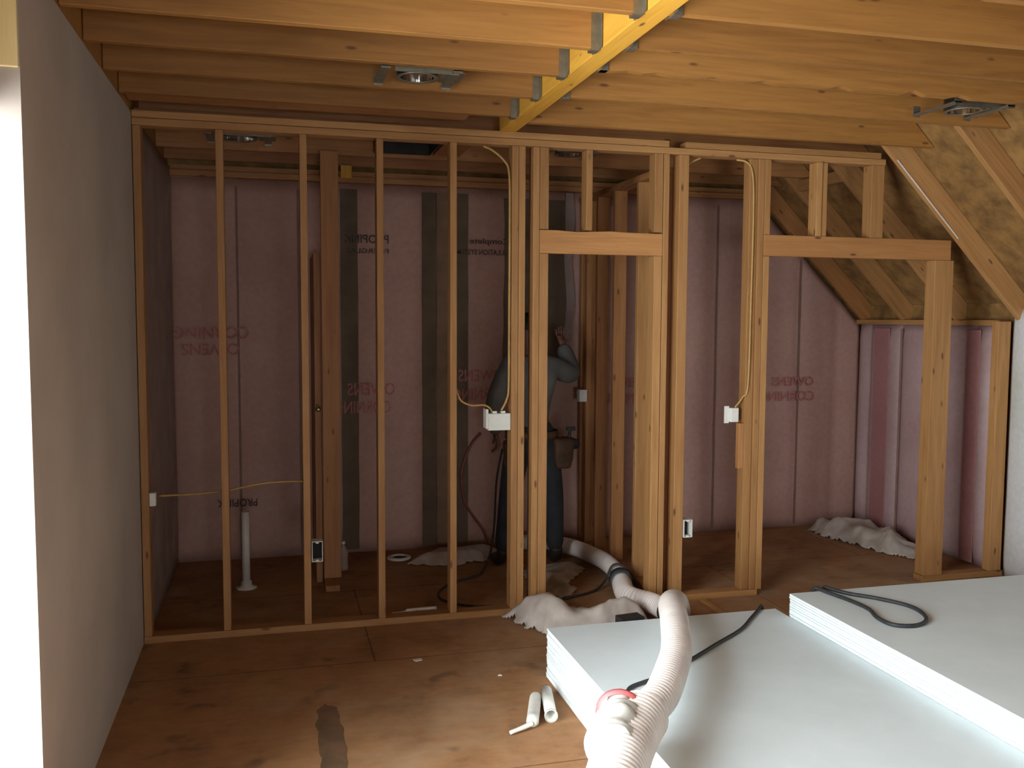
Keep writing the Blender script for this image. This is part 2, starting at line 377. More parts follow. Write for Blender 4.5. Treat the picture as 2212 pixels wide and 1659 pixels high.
# far wall: blown pink insulation behind netting, pinched in at each hidden stud
def quilted(name, axis, fixed, a0, a1, top_of, seams, depth, mat, sign, z0=0.0, na=170, nz=26, pinch=0.05):
    bm = bmesh.new(); rows = []
    for i in range(na+1):
        a = a0+(a1-a0)*i/na; d = min(abs(a-s) for s in seams); zt = top_of(a); col = []
        bulge = depth*(1-math.exp(-(d/pinch)**1.3))
        for j in range(nz+1):
            z = z0+(zt-z0)*j/nz
            e = min(1, (z-z0)/0.12+0.15, (zt-z)/0.12+0.15)
            off = bulge*e + 0.006*noise.noise((a*3, z*1.6, 4.2))
            col.append(bm.verts.new((a, fixed+sign*off, z) if axis == 'x' else (fixed+sign*off, a, z)))
        rows.append(col)
    for A, B in zip(rows, rows[1:]):
        for j in range(nz): bm.faces.new((A[j], B[j], B[j+1], A[j+1]))
    back = 0.12
    o = fin(name, bm, mat, smooth=True)
    md = o.modifiers.new('thickness', 'SOLIDIFY'); md.thickness = 0.006; md.offset = 0
    return o
def roofz(x): return min(TOP-0.09, SL-x-0.02)
wb = struct(quilted('wall_back', 'x', BY, -0.0, KX, roofz, [-0.02, 0.444, 0.86, 1.21, 1.79, 2.04, 2.45, 2.9, 3.3, 3.7, 4.10, 4.48, 4.85, 5.2, 5.46], 0.018, 'pink', -1))
struct(box('wall_back_sheathing', -0.14, 6.0, BY+0.04, BY+0.06, 0, JT, 'osb')).name = 'wall_back.001'
# near part of the left wall beyond the stud wall is pink-netted as well
wl2 = struct(quilted('wall_left_insulation', 'y', 0.012, 0.11, BY-0.01, lambda y: TOP-0.03, [0.10, 0.5, 0.9, 1.3, 1.66], 0.008, 'net', 1, na=60))
wl2.name = 'wall_left.001'
# knee wall
kw = struct(quilted('wall_right', 'y', KX+0.02, 0.10, BY, lambda y: SL-KX-0.015, [0.14, 0.34, 0.72, 1.12, 1.5, 1.66], 0.045, 'pale_pink', -1, na=120, pinch=0.045))
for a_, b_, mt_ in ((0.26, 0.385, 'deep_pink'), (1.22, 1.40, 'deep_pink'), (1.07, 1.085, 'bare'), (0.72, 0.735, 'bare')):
    box('batt_stripe', KX-0.032, KX-0.02, a_, b_, 0.02, SL-KX-0.05, mt_, kw, bev=0.003)  # bands of deeper pink and thin dark lines laid over the net
kw2 = struct(quilted('wall_right_front', 'y', KX+0.005, RY, 0.0, lambda y: SL-KX+0.09, [0.02-0.6*k for k in range(14)], 0.05, 'white_poly', -1, na=300, pinch=0.08))
kw2.name = 'wall_right.001'
struct(box('wall_right_sheathing', KX+0.058, KX+0.072, RY-0.1, BY+0.06, 0, SH-KX-0.066, 'osb')).name = 'wall_right.002'

# fillings of the far wall where the net hangs over bare framing
def strip(name, x0, x1, z0, z1, mat, y=BY-0.033, ragged=0.004):
    bm = bmesh.new(); n = 24; A = []; B = []
    for i in range(n+1):
        z = z0+(z1-z0)*i/n
        A.append((x0+ragged*noise.noise((z*3, x0, 1)), z)); B.append((x1+ragged*noise.noise((z*3, x1, 7)), z))
    poly_prism(bm, A+B[::-1], 'y', y, y+0.02); return fin(name, bm, mat, wb)
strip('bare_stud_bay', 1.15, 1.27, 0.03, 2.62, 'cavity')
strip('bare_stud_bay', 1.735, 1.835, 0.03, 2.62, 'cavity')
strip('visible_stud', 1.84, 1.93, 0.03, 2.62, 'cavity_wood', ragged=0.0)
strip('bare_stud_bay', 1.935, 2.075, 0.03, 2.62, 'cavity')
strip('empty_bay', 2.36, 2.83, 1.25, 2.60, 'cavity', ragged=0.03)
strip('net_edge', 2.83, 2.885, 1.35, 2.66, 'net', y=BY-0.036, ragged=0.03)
for x_ in (0.444, 0.86, 2.45, 3.3, 4.10, 4.85): strip('seam_shade_strip', x_-0.008, x_+0.008, 0.02, roofz(x_)-0.05, 'bare', y=BY-0.012, ragged=0.003)  # dark strips painting the crease shade along seams at hidden stud edges
# printing on the net
def text(s, cx, cz, w_, h_, mat, parent, rot180=False, mirror=True, y=BY-0.038, axis='y', x=None):
    cu = bpy.data.curves.new('print', 'FONT'); cu.body = s; cu.size = 1.0; cu.extrude = 0.0; cu.offset = 0.012; cu.resolution_u = 3
    t = bpy.data.objects.new('tmp', cu); C.objects.link(t)
    dg = bpy.context.evaluated_depsgraph_get(); me = bpy.data.meshes.new_from_object(t.evaluated_get(dg))
    bpy.data.objects.remove(t)
    xs = [v.co.x for v in me.vertices]; ys = [v.co.y for v in me.vertices]
    mx, my, sx, sy = (min(xs)+max(xs))/2, (min(ys)+max(ys))/2, w_/(max(xs)-min(xs)), h_/(max(ys)-min(ys))
    for v in me.vertices:
        a = (v.co.x-mx)*sx*(-1 if mirror else 1); b = (v.co.y-my)*sy
        if rot180: a, b = -a, -b
        v.co = Vector((a, 0, b)) if axis == 'y' else Vector((0, -a, b))
    o = bpy.data.objects.new('printed_lettering', me); me.materials.append(M[mat]); C.objects.link(o)
    o.location = (cx, y, cz) if axis == 'y' else (x, y, cz)
    o.parent = parent; o.matrix_parent_inverse = parent_world(parent).inverted()
    return o
def frame(cx, cz, w_, h_, mat, t=0.006):
    bm = bmesh.new()
    for a, b, c, d in ((-w_/2, w_/2, h_/2-t, h_/2), (-w_/2, w_/2, -h_/2, -h_/2+t), (-w_/2, -w_/2+t, -h_/2, h_/2), (w_/2-t, w_/2, -h_/2, h_/2)):
        bx(bm, cx+a, cx+b, BY-0.037, BY-0.0365, cz+c, cz+d)
    fin('printed_border', bm, mat, wb)
text('CORNING', 0.265, 1.605, 0.50, 0.085, 'print_red', wb, rot180=True, mirror=False)
text('OWENS', 0.26, 1.49, 0.38, 0.08, 'print_red', wb, rot180=True, mirror=False)
text('PROPINK', 0.42, 0.41, 0.27, 0.055, 'print_black', wb, rot180=True, mirror=False)
text('PROPINK', 1.33, 2.275, 0.32, 0.06, 'print_black', wb)
text('FIBERGLAS', 1.34, 2.19, 0.30, 0.035, 'print_black', wb)
text('Complete', 2.235, 2.275, 0.30, 0.055, 'print_black', wb)
text('INSULATION SYSTEM', 2.20, 2.20, 0.42, 0.04, 'print_black', wb)
text('OWENS', 1.36, 1.20, 0.34, 0.09, 'print_red', wb)
text('CORNING', 1.30, 1.07, 0.40, 0.09, 'print_red', wb)
text('OWENS', 2.17, 1.29, 0.34, 0.09, 'print_red', wb)
text('CORNING', 2.17, 1.15, 0.42, 0.09, 'print_red', wb)
text('OWENS', 3.42, 1.22, 0.36, 0.08, 'print_red', wb)
text('CORNING', 3.38, 1.10, 0.46, 0.08, 'print_red', wb)
text('OWENS', 4.78, 1.21, 0.38, 0.075, 'print_red', wb)
text('CORNING', 4.73, 1.09, 0.50, 0.08, 'print_red', wb)
# far wall plates
tag(lumber('top_plate', 0.0, 4.34, BY-0.05, BY+0.02, TOP-0.088, TOP-0.048, 'red'), 'lower of the two plates along the top of the pink far wall', 'plate')
tag(lumber('top_plate', 0.0, 4.34, BY-0.03, BY+0.02, TOP-0.046, TOP-0.008, 'red'), 'upper of the two plates along the top of the pink far wall', 'plate')

# ------------------------------------------------------------------ front stud wall (its face at y = 0)
D = 0.089; P1 = TOP-0.076; P0 = 0.038
G = 'framing of the open stud wall'
def stud(x0, x1, z0, z1, label, cat='stud', name='wall_stud', mat='stud', y0=0.0, y1=D, g='studs of the open stud wall', **k):
    return tag(lumber(name, x0, x1, y0, y1, z0, z1, mat, **k), label, cat, g)
tag(lumber('top_plate', 0.002, 4.40, 0, D, P1, P1+0.037, 'stud'), 'lower top plate running over all studs of the open stud wall', 'plate')
tag(lumber('top_plate', 0.002, 2.934, 0, D, P1+0.039, TOP-0.001, 'stud'), 'upper top plate on the left, from the drywall to the small notch', 'plate')
tag(lumber('top_plate', 3.04, 4.365, 0, D, P1+0.039, TOP-0.001, 'stud'), 'short upper top plate right of the notch, ending at the rafter', 'plate')
tag(lumber('bottom_plate', 0.002, 2.13, 0, D, 0, P0, 'stud'), 'long bottom plate on the floor from drywall to the narrow doorway', 'plate')
tag(lumber('bottom_plate', 2.995, 3.575, 0, D, 0, P0, 'stud'), 'short bottom plate between the two doorways', 'plate')
tag(lumber('bottom_plate', 4.78, 5.415, 0, D, 0, P0, 'stud'), 'bottom plate right of the wide doorway, by the pale wall', 'plate')
A = P1-0.001; Bz = P0+0.001
stud(0.004, 0.042, Bz, A, 'first stud, fixed against the grey drywall wall')
stud(0.402, 0.440, Bz, A, 'second stud from the drywall, left of the white standpipe')
stud(0.824, 0.862, Bz, A, 'third stud from the drywall, with the open outlet box low on it')
stud(1.228, 1.266, Bz, A, 'fourth stud from the drywall, standing before the dark bay')
stud(1.632, 1.670, Bz, A, 'fifth stud from the drywall, carrying the left end of the looped cable')
stud(1.985, 2.023, Bz, A, 'left half of the double stud beside the white switch box')
stud(2.025, 2.063, Bz, A, 'right half of the double stud beside the white switch box')
stud(2.108, 2.146, Bz, A, 'full-height stud at the left side of the narrow doorway')
H1a, H1b = 2.085, 2.215
stud(2.148, 2.200, Bz-0.038, H1a-0.001, 'trimmer carrying the left end of the narrow doorway header', 'trimmer', 'trimmer_stud')
stud(2.148, 2.200, H1b+0.006, A, 'short stud above the left end of the narrow doorway header', 'cripple', 'cripple_stud')
stud(2.424, 2.462, H1b+0.006, A, 'cripple stud in the middle above the narrow doorway', 'cripple', 'cripple_stud', y0=0.0)
stud(2.846, 2.898, H1b+0.006, A, 'short stud above the right end of the narrow doorway header', 'cripple', 'cripple_stud')
tag(lumber('door_header', 2.148, 2.900, 0, 0.04, H1a, H1b, 'header', rough_edge=0.012), 'knotty header board over the narrow doorway', 'header')
stud(2.848, 2.898, 0, H1a-0.001, 'trimmer carrying the right end of the narrow doorway header', 'trimmer', 'trimmer_stud')
stud(2.902, 2.938, 0, A, 'full-height stud at the right side of the narrow doorway')
stud(3.000, 3.062, Bz, A, 'stud right of the red-brown gap, with an open outlet box low on it')
stud(3.520, 3.560, Bz, A, 'full-height stud at the left side of the wide doorway')
stud(3.466, 3.518, Bz, A, 'yellowish stud doubled left of the wide doorway, cable running down it', mat='stud', y0=0.012)
H2a, H2b = 2.10, 2.228
stud(3.562, 3.602, Bz-0.001, H2a-0.001, 'trimmer carrying the left end of the wide doorway header', 'trimmer', 'trimmer_stud')
stud(3.562, 3.602, H2b+0.001, A, 'short stud above the left end of the wide doorway header', 'cripple', 'cripple_stud')
stud(3.916, 3.954, H2b+0.001, A, 'middle cripple stud above the wide doorway', 'cripple', 'cripple_stud')
stud(3.956, 3.996, H2b+0.001, A, 'cripple doubled onto the middle one above the wide doorway', 'cripple', 'cripple_stud', y0=0.01)
stud(4.302, 4.392, H2b+0.001, A, 'broad cripple stud at the right above the wide doorway', 'cripple', 'cripple_stud')
tag(lumber('door_header', 3.562, 4.905, 0, 0.04, H2a, H2b, 'header'), 'long reddish header board over the wide doorway', 'header')
stud(4.790, 4.930, Bz, H2a-0.001, 'broad pale post at the right side of the wide doorway', 'post', 'door_post', y1=0.09)
stud(5.300, 5.398, Bz, SL-5.40-0.01, 'stud at the right end, against the pale netted wall', 'stud', y1=0.06)
# scab block and shim on the doorway stud
tag(lumber('nailing_block', 3.43, 3.465, 0.012, 0.05, 0.80, 1.08, 'red'), 'short wood block nailed under the small switch box', 'block')

# partition running back from the front wall (face at x = 2.92)
PX0, PX1 = 2.925, 3.014
GP = 'studs of the side partition'
tag(lumber('bottom_plate', PX0, PX1, D+0.002, BY-0.03, 0, P0, 'red'), 'bottom plate of the side partition, beside the hose in the back room', 'plate')
tag(lumber('top_plate', PX0, PX1, D+0.002, BY-0.06, P1-0.10, P1-0.06, 'red'), 'top plate of the side partition', 'plate')
pz = P1-0.101
def pstud(y0, label, mat='stud', w_=0.038):
    tag(lumber('partition_stud', PX0, PX1, y0, y0+w_, Bz, pz, mat), label, 'stud', GP)
pstud(D+0.003, 'red-brown end stud of the side partition seen through the slot between two studs', 'slot')
pstud(0.235, 'nearest stud of the side partition seen through the narrow doorway')
pstud(0.43, 'pale rough-edged stud of the side partition, left of the nearest one')
pstud(0.845, 'single reddish stud in the middle of the side partition', 'red')
pstud(1.18, 'stud of the side partition just right of the small wall box', 'red')
pstud(1.40, 'stud of the side partition under the small wall box', 'red', 0.05)
pstud(1.53, 'last stud of the side partition, in the corner by the far wall', 'red')

# broad post in the back room
post = tag(lumber('shower_post', 0.975, 1.085, 0.87, 0.908, Bz, TOP-0.003, 'red'), 'broad orange post standing in the back room near the standpipe', 'post')
tag(lumber('bottom_plate', 0.975, 1.064, 0.70, 1.55, 0, P0, 'red'), 'short floor plate under the broad orange post', 'plate')
tag(lumber('blocking_panel', 0.93, 0.97, 0.93, 1.5, 0.0, 2.12, 'red'), 'dark panel board beside the broad orange post', 'panel')

# ------------------------------------------------------------------ beam, joists, rafters
beam = tag(lumber('ceiling_beam', 1.915, 2.008, RY, 0.02, TOP-0.001+0.0, TOP+0.234, 'beam'), 'yellow laminated ceiling beam running from above the camera to the stud wall', 'beam')
lj = [-0.37, -0.78, -1.19, -1.60, -2.03]
ll = ['ceiling joist nearest the stud wall, left of the yellow beam', 'second ceiling joist left of the beam, just behind the round can light',
      'third ceiling joist left of the beam, in front of the round can light', 'bright joist with two knots, fourth from the stud wall left of the beam',
      'bright joist at the top edge of the photo, left of the beam']
JG = 'ceiling joists left of the beam'
y = -2.03
while y-0.41 > RY+0.3: y -= 0.41; lj.append(y); ll.append('ceiling joist left of the beam, overhead and out of the photo')
def hanger(x, y, s):
    """galvanised joist hanger on the side of the beam; s = -1 left side, +1 right side"""
    t = empty('joist_hanger', (x, y+0.019, TOP))
    bm = bmesh.new(); e = 0.034*s
    a, b = sorted((x, x+e))
    bx(bm, a, b, y-0.004, y-0.001, TOP-0.004, TOP+0.16); bx(bm, a, b, y+0.039, y+0.042, TOP-0.004, TOP+0.16)
    fin('side_strap', bm, 'galv', t)
    bm = bmesh.new(); bx(bm, a, b, y-0.004, y+0.042, TOP-0.008, TOP-0.004); fin('seat', bm, 'galv', t)
    bm = bmesh.new()
    a, b = sorted((x+0.001*s, x+0.004*s))
    bx(bm, a, b, y-0.035, y-0.004, TOP-0.004, TOP+0.16); bx(bm, a, b, y+0.042, y+0.073, TOP-0.004, TOP+0.16)
    for k in range(5):
        for dy in (-0.02, 0.058): bx(bm, *sorted((x+0.004*s, x+0.006*s)), y+dy-0.004, y+dy+0.004, TOP+0.01+k*0.03, TOP+0.018+k*0.03)
    fin('flange', bm, 'galv', t); return t
for i, (y, lb) in enumerate(zip(lj, ll)):
    tag(lumber('ceiling_joist', 0.0, 1.912, y, y+0.038, TOP, JT-0.001, 'joist'), lb, 'joist', JG)
    if i < 5:
        h = hanger(1.912, y, -1)
        tag(h, 'galvanised hanger holding the '+['joist nearest the stud wall, left of the beam', 'second joist from the stud wall, left of the beam', 'third joist from the stud wall, left of the beam',
            'bright two-knot joist to the beam', 'topmost visible joist to the beam'][i], 'joist hanger', 'hangers on the left of the beam')
rj = [-0.24, -0.83, -1.345, -1.66, -2.06]
rl = ['ceiling joist nearest the stud wall, right of the beam', 'tan ceiling joist right of the beam, touching the right can light',
      'ceiling joist with ragged nail-chewed lower edge, right of the beam', 'smooth orange-brown ceiling joist right of the beam, above the ragged one',
      'ceiling joist at the top right of the photo, with a pale lit lower edge']
y = -2.06
while y-0.41 > RY+0.3: y -= 0.41; rj.append(y); rl.append('ceiling joist right of the beam, overhead and out of the photo')
def rjoist(y, z=TOP, mat='joist', chew=0.0):
    e0 = SH-z-0.01; e1 = SH-JT-0.01
    bm = bmesh.new(); n = 40
    ph = random.random()*30
    low = [(2.012+(e0-2.012)*i/n, z+chew*max(0, noise.noise((i*0.8+ph, 0, 0)))*(1 if i > 1 else 0)) for i in range(n+1)]
    poly_prism(bm, low+[(e1, JT-0.001), (2.012, JT-0.001)], 'y', y, y+0.038)
    return fin('ceiling_joist', bm, mat)
for i, (y, lb) in enumerate(zip(rj, rl)):
    tag(rjoist(y, chew=0.035 if i == 2 else 0.0, z=TOP-(0.008 if i == 2 else 0)), lb, 'joist', 'ceiling joists right of the beam')
    if 0 < i < 5: tag(hanger(2.011, y, 1), 'galvanised hanger at the beam end of the '+['', 'tan joist right of the beam', 'ragged joist right of the beam', 'smooth joist right of the beam', 'topmost right joist'][i], 'joist hanger', 'hangers on the right of the beam')
# back-room joists
for y, lb in ((0.30, 'back-room ceiling joist just behind the stud wall'), (1.02, 'back-room ceiling joist beyond the dark fan opening'), (1.45, 'back-room ceiling joist close to the far wall')):
    bm = bmesh.new(); e0 = SH-TOP-0.01; e1 = SH-JT-0.01
    poly_prism(bm, [(0.0, TOP), (e0, TOP), (e1, JT-0.001), (0.0, JT-0.001)], 'y', y, y+0.038)
    tag(fin('ceiling_joist', bm, 'red'), lb, 'joist', 'back-room ceiling joists')
tag(lumber('ceiling_board', 0.0, 1.70, -0.25, -0.06, TOP+0.03, TOP+0.06, 'red'), 'wide board lying over the gap before the stud wall, left of the beam', 'board')
tag(lumber('ceiling_board', 0.0, 1.86, 0.10, 0.20, TOP, TOP+0.03, 'red'), 'flat nailing board above the left end of the stud wall', 'board')
# rafters
def rafter(y, lb, top=JT+0.1, mat='stud'):
    a = Vector((SL-JT+0.0, 0, JT-0.004)); L = (KX+0.055-a.x)*math.sqrt(2)
    d = Vector((1, 0, -1)).normalized(); nrm = Vector((1, 0, 1)).normalized()
    bm = bmesh.new(); bx(bm, 0, L, 0, 0.038, 0.001, 0.138, 0.003, 2)
    me = bpy.data.meshes.new('roof_rafter'); bm.to_mesh(me); bm.free(); me.materials.append(M[mat])
    o = bpy.data.objects.new('roof_rafter', me); C.objects.link(o)
    R = Matrix((d, Vector((0, 1, 0)), nrm)).transposed()
    o.location = (SL-JT+0.0+0.02, y, JT-0.02); o.rotation_euler = R.to_euler()
    return tag(o, lb, 'rafter', 'roof rafters')
rafter(-0.072, 'broad rafter directly at the stud wall, with a white strip on its edge')
rafter(-0.69, 'rafter crossing the upper right corner of the photo')
rafter(0.50, 'rafter in the right back room, seen behind the wide doorway header')
rafter(1.08, 'rafter deeper in the right back room, beside the dark wedge')
rafter(1.58, 'last rafter, lying along the far pink wall', mat='red')
for k in range(1, 11): rafter(-0.69-0.61*k, 'roof rafter overhead, out of the photo on the camera side')
# pale strip on rafter edge
s = Vector((4.42, -0.076, 2.70)); e = Vector((4.89, -0.076, 2.23))
bm = bmesh.new(); poly_prism(bm, [(s.x, s.z), (e.x, e.z), (e.x+0.004, e.z+0.004), (s.x+0.005, s.z+0.005)], 'y', -0.078, -0.0735)
tag(fin('pale_strip', bm, 'paper'), 'thin white strip along the lower edge of the broad rafter', 'strip')
tag(lumber('rafter_blocking', 4.45, 4.49, 0.54, 1.07, 2.66, 2.74, 'stud'), 'short blocking between two rafters above the wide doorway', 'block')
tag(lumber('knee_wall_plate', KX-0.03, KX+0.05, 0.09, BY, SL-KX-0.02, SL-KX+0.018, 'stud'), 'top plate of the low pink wall under the sloping roof', 'plate')

# ------------------------------------------------------------------ lights in the ceiling (unlit cans)
def can_light(x, y, label, full=True, r=0.078):
    t = empty('recessed_can_light', (x, y, TOP)); z = TOP
    ring_solid('housing', [(r+0.012, 0.004), (r+0.012, 0.19), (0, 0.19)], (x, y, z), 'dark_metal', t)
    ring_solid('reflector', [(r, 0.0), (r*0.97, 0.04), (r*0.75, 0.12), (r*0.4, 0.15), (0, 0.155)], (x, y, z), 'chrome', t)
    ring_solid('rim', [(r-0.004, 0.0), (r+0.014, 0.0), (r+0.014, 0.004), (r-0.004, 0.004), (r-0.004, 0.0)], (x, y, z), 'galv', t)
    bm = bmesh.new(); bx(bm, x-r-0.03, x+r+0.09, y-r-0.02, y-r-0.016, z+0.0, z+0.1); bx(bm, x+r+0.02, x+r+0.12, y-0.08, y+0.08, z+0.012, z+0.016)
    fin('mounting_plate', bm, 'galv', t)
    for sx in (-1, 1):
        bm = bmesh.new(); xx = x+sx*(r+0.075)
        bx(bm, xx-0.02, xx+0.02, y-0.15, y+0.15, z+0.004, z+0.010); bx(bm, xx-0.02, xx+0.02, y+0.146, y+0.15, z-0.005, z+0.05)
        bx(bm, xx-0.02, xx+0.02, y-0.15, y-0.146, z-0.005, z+0.05); fin('hanger_bar', bm, 'galv', t)
    return tag(t, label, 'ceiling light', 'recessed can lights')
can_light(1.30, -0.975, 'round recessed can light with shiny reflector left of the beam')
can_light(4.03, -1.08, 'recessed can light with small gleam at the right by the rafters')
can_light(0.50, 0.66, 'dark recessed can light in the back room near the drywall', r=0.09)
can_light(2.52, 0.62, 'recessed can light glimpsed above the narrow doorway header')
t = tag(empty('exhaust_fan_box', (1.49, 0.66, TOP)), 'black open exhaust fan box in the back-room ceiling', 'fan box')
x0, x1, y0, y1 = 1.31, 1.67, 0.40, 0.90
bm = bmesh.new()
for q in ((x0, x1, y0, y0+0.006), (x0, x1, y1-0.006, y1), (x0, x0+0.006, y0, y1), (x1-0.006, x1, y0, y1)): bx(bm, *q, TOP+0.002, TOP+0.2)
fin('side_walls', bm, 'dark_inside', t)
box('back_panel', x0, x1, y0, y1, TOP+0.2, TOP+0.206, 'dark_inside', t)
box('filler_board', 1.69, 1.86, 0.40, 0.90, TOP+0.002, TOP+0.02, 'red', t)

# ------------------------------------------------------------------ drywall stacks
def stack(x0, x1, y0, y1, n, th, gname, toplabel, restlabel, z0=0.0):
    for k in range(n):
        jx, jy = random.uniform(-0.003, 0.003), random.uniform(-0.007, 0.003)
        if k == n-1: jx = jy = 0
        z = z0+k*th
        t = empty('drywall_sheet', ((x0+x1)/2+jx, (y0+y1)/2+jy, z))
        a0, a1, b0, b1 = x0+jx, x1+jx, y0+jy, y1+jy
        box('face_paper', a0, a1, b0, b1, z+th-0.0022, z+th-0.0006, 'drywall', t)
        box('gypsum_core', a0, a1, b0, b1, z+0.0003, z+th-0.0024, 'gypsum_edge', t, bev=0.0016, seg=1)
        tag(t, toplabel if k == n-1 else restlabel, 'drywall sheet', gname)
stack(1.925, 3.145, -3.40, -0.925, 19, 0.01265, 'drywall sheets of the low stack', 'top sheet of the low drywall stack, with the white hose lying on it', 'drywall sheet in the low stack, beneath its top sheet')
stack(3.150, 4.60, -4.80, -1.045, 28, 0.01265, 'drywall sheets of the high stack', 'top sheet of the higher drywall stack, with the black cord loop on it', 'drywall sheet in the higher stack, beneath its top sheet')
ZL = 19*0.01265; ZH = 28*0.01265

# ------------------------------------------------------------------ ribbed blowing hose
HR = 0.060
def ribbed(name, pts, r, parent, rib=0.004, pitch=0.022, mat='hose', seg=20):
    path = resample(catmull([Vector(p) for p in pts], 10), pitch/4)
    bm = bmesh.new(); tube(bm, path, lambda t, i: r+rib*math.cos(2*PI*i/4.0), seg); return fin(name, bm, mat, parent, smooth=True)
def cuff(pts_c, d, r, parent, L=0.06):
    d = Vector(d).normalized(); c = Vector(pts_c)
    ring_solid('clamp', [(r-0.003, 0), (r+0.006, 0.002), (r+0.006, L-0.002), (r-0.003, L)], c-d*L/2, 'cuff', parent, d, 20)
hz = tag(empty('blowing_hose', (2.4, -1.2, ZL)), 'long white ribbed insulation hose from the doorway over the low drywall stack', 'hose')
ribbed('hose_section', [(1.892, -2.205, 0.38), (1.93, -2.16, 0.38), (2.002, -2.08, 0.38), (2.124, -1.891, 0.38), (2.249, -1.671, 0.38), (2.40, -1.32, 0.37), (2.52, -1.03, 0.34), (2.65, -0.80, 0.27), (2.76, -0.60, 0.15), (2.80, -0.46, 0.09), (2.80, -0.40, 0.08)], HR, hz)
ribbed('hose_section', [(2.80, -0.398, 0.08), (2.80, -0.28, 0.072), (2.775, -0.18, 0.072), (2.72, -0.10, 0.072), (2.70, 0.0, 0.072), (2.735, 0.14, 0.072), (2.775, 0.26, 0.072)], HR-0.002, hz)
ribbed('hose_section', [(2.775, 0.26, 0.072), (2.82, 0.48, 0.072), (2.835, 0.72, 0.072), (2.80, 0.95, 0.072), (2.76, 1.10, 0.072), (2.68, 1.25, 0.072), (2.56, 1.33, 0.072), (2.40, 1.38, 0.072)], HR-0.006, hz)
cuff((2.802, -0.40, 0.08), (0.0, 1, -0.1), HR+0.003, hz, 0.05)
cuff((2.775, 0.27, 0.072), (0.25, 1, 0), HR+0.006, hz, 0.10)
# the fat sleeve joined on, wrapped in plastic at the joint
sl = tag(empty('hose_sleeve', (1.72, -2.5, 0.0)), 'fat ribbed white sleeve with plastic wrap and a bit of red tape', 'hose sleeve')
ribbed('sleeve_body', [(1.24, -3.30, 0.26), (1.37, -3.05, 0.30), (1.50, -2.82, 0.34), (1.60, -2.64, 0.36), (1.70, -2.46, 0.37), (1.80, -2.31, 0.375), (1.87, -2.22, 0.38)], 0.088, sl, rib=0.004, pitch=0.024, seg=28)
bm = bmesh.new()
def wrapr(t, i): return 0.084*(1-0.25*t)+0.022*noise.noise((t*6, 3, 1))
tube(bm, resample(catmull([(1.66, -2.46, 0.40), (1.715, -2.37, 0.41), (1.765, -2.29, 0.41), (1.80, -2.22, 0.40)], 8), 0.012), wrapr, 26)
for v in bm.verts:
    v.co += 0.016*noise.noise_vector(v.co*14)
fin('plastic_wrap', bm, 'white_plastic', sl, smooth=True)
ring_solid('red_tape', [(0.070, 0), (0.082, 0.004), (0.082, 0.016), (0.070, 0.02)], (1.775, -2.25, 0.405), 'red_tape', sl, Vector((0.4, 0.9, 0.05)), 24)
# support: the coil of sleeve resting on the floor on the camera side
ribbed('sleeve_tail', [(1.24, -3.301, 0.26), (1.18, -3.45, 0.22), (1.13, -3.68, 0.15), (1.15, -3.95, 0.098), (1.25, -4.2, 0.098)], 0.088, sl, rib=0.005, pitch=0.024, seg=24)

# ------------------------------------------------------------------ cords
tag(wire('power_cord', [(1.99, -1.89, ZL+0.009), (1.985, -1.80, ZL+0.009), (2.03, -1.71, ZL+0.009), (2.11, -1.665, ZL+0.009), (2.20, -1.63, ZL+0.009), (2.29, -1.57, ZL+0.009), (2.366, -1.507, ZL+0.009), (2.43, -1.468, ZL+0.009), (2.607, -1.337, ZL+0.009), (2.80, -1.195, ZL+0.009), (2.93, -1.06, ZL+0.009), (3.03, -0.955, ZL+0.010), (3.06, -0.925, ZL+0.016), (3.085, -0.895, ZL+0.004), (3.10, -0.88, 0.18), (3.14, -0.80, 0.04), (3.20, -0.6, 0.012)], 0.0085, 'rubber'),
    'dark cord crossing the low drywall stack, curling behind the white hose', 'cord')
tag(wire('power_cord', [(3.30, -1.00, 0.20), (3.30, -1.008, ZH-0.03), (3.305, -1.03, ZH+0.012), (3.315, -1.06, ZH+0.012), (3.33, -1.12, ZH+0.010), (3.355, -1.25, ZH+0.010), (3.36, -1.38, ZH+0.010), (3.32, -1.50, ZH+0.010), (3.33, -1.60, ZH+0.010), (3.42, -1.63, ZH+0.010), (3.52, -1.575, ZH+0.010), (3.575, -1.46, ZH+0.010), (3.57, -1.36, ZH+0.010), (3.50, -1.24, ZH+0.010), (3.42, -1.15, ZH+0.010), (3.37, -1.06, ZH+0.012), (3.36, -1.03, ZH+0.012), (3.355, -1.008, ZH-0.03), (3.355, -1.00, 0.20)], 0.0095, 'rubber'),
    'dark cord lying in a teardrop loop on the higher drywall stack', 'cord')
tag(wire('power_cord', [(2.19, 1.02, 0.82), (2.155, 1.04, 0.60), (2.14, 1.04, 0.30), (2.10, 0.98, 0.12), (2.02, 0.86, 0.02), (1.93, 0.78, 0.010), (1.80, 0.70, 0.010), (1.68, 0.55, 0.010), (1.64, 0.40, 0.010), (1.70, 0.26, 0.010), (1.84, 0.17, 0.010), (2.05, 0.14, 0.010), (2.26, 0.15, 0.010), (2.40, 0.20, 0.010), (2.60, 0.29, 0.012), (2.70, 0.36, 0.05), (2.76, 0.37, 0.146), (2.84, 0.34, 0.13), (2.885, 0.28, 0.03), (2.89, 0.15, 0.012)], 0.0075, 'rubber', n=6),
    'black cord hanging from the worker and looping over the back-room floor', 'cord')
tag(wire('air_hose', [(2.17, 1.60, 0.86), (2.10, 1.602, 0.78), (2.04, 1.602, 0.64), (2.02, 1.602, 0.50), (2.05, 1.602, 0.34), (2.12, 1.602, 0.22), (2.18, 1.60, 0.14), (2.25, 1.56, 0.012), (2.4, 1.5, 0.012)], 0.010, 'red_hose'),
    'reddish hose hanging in an arc against the pink far wall', 'hose')

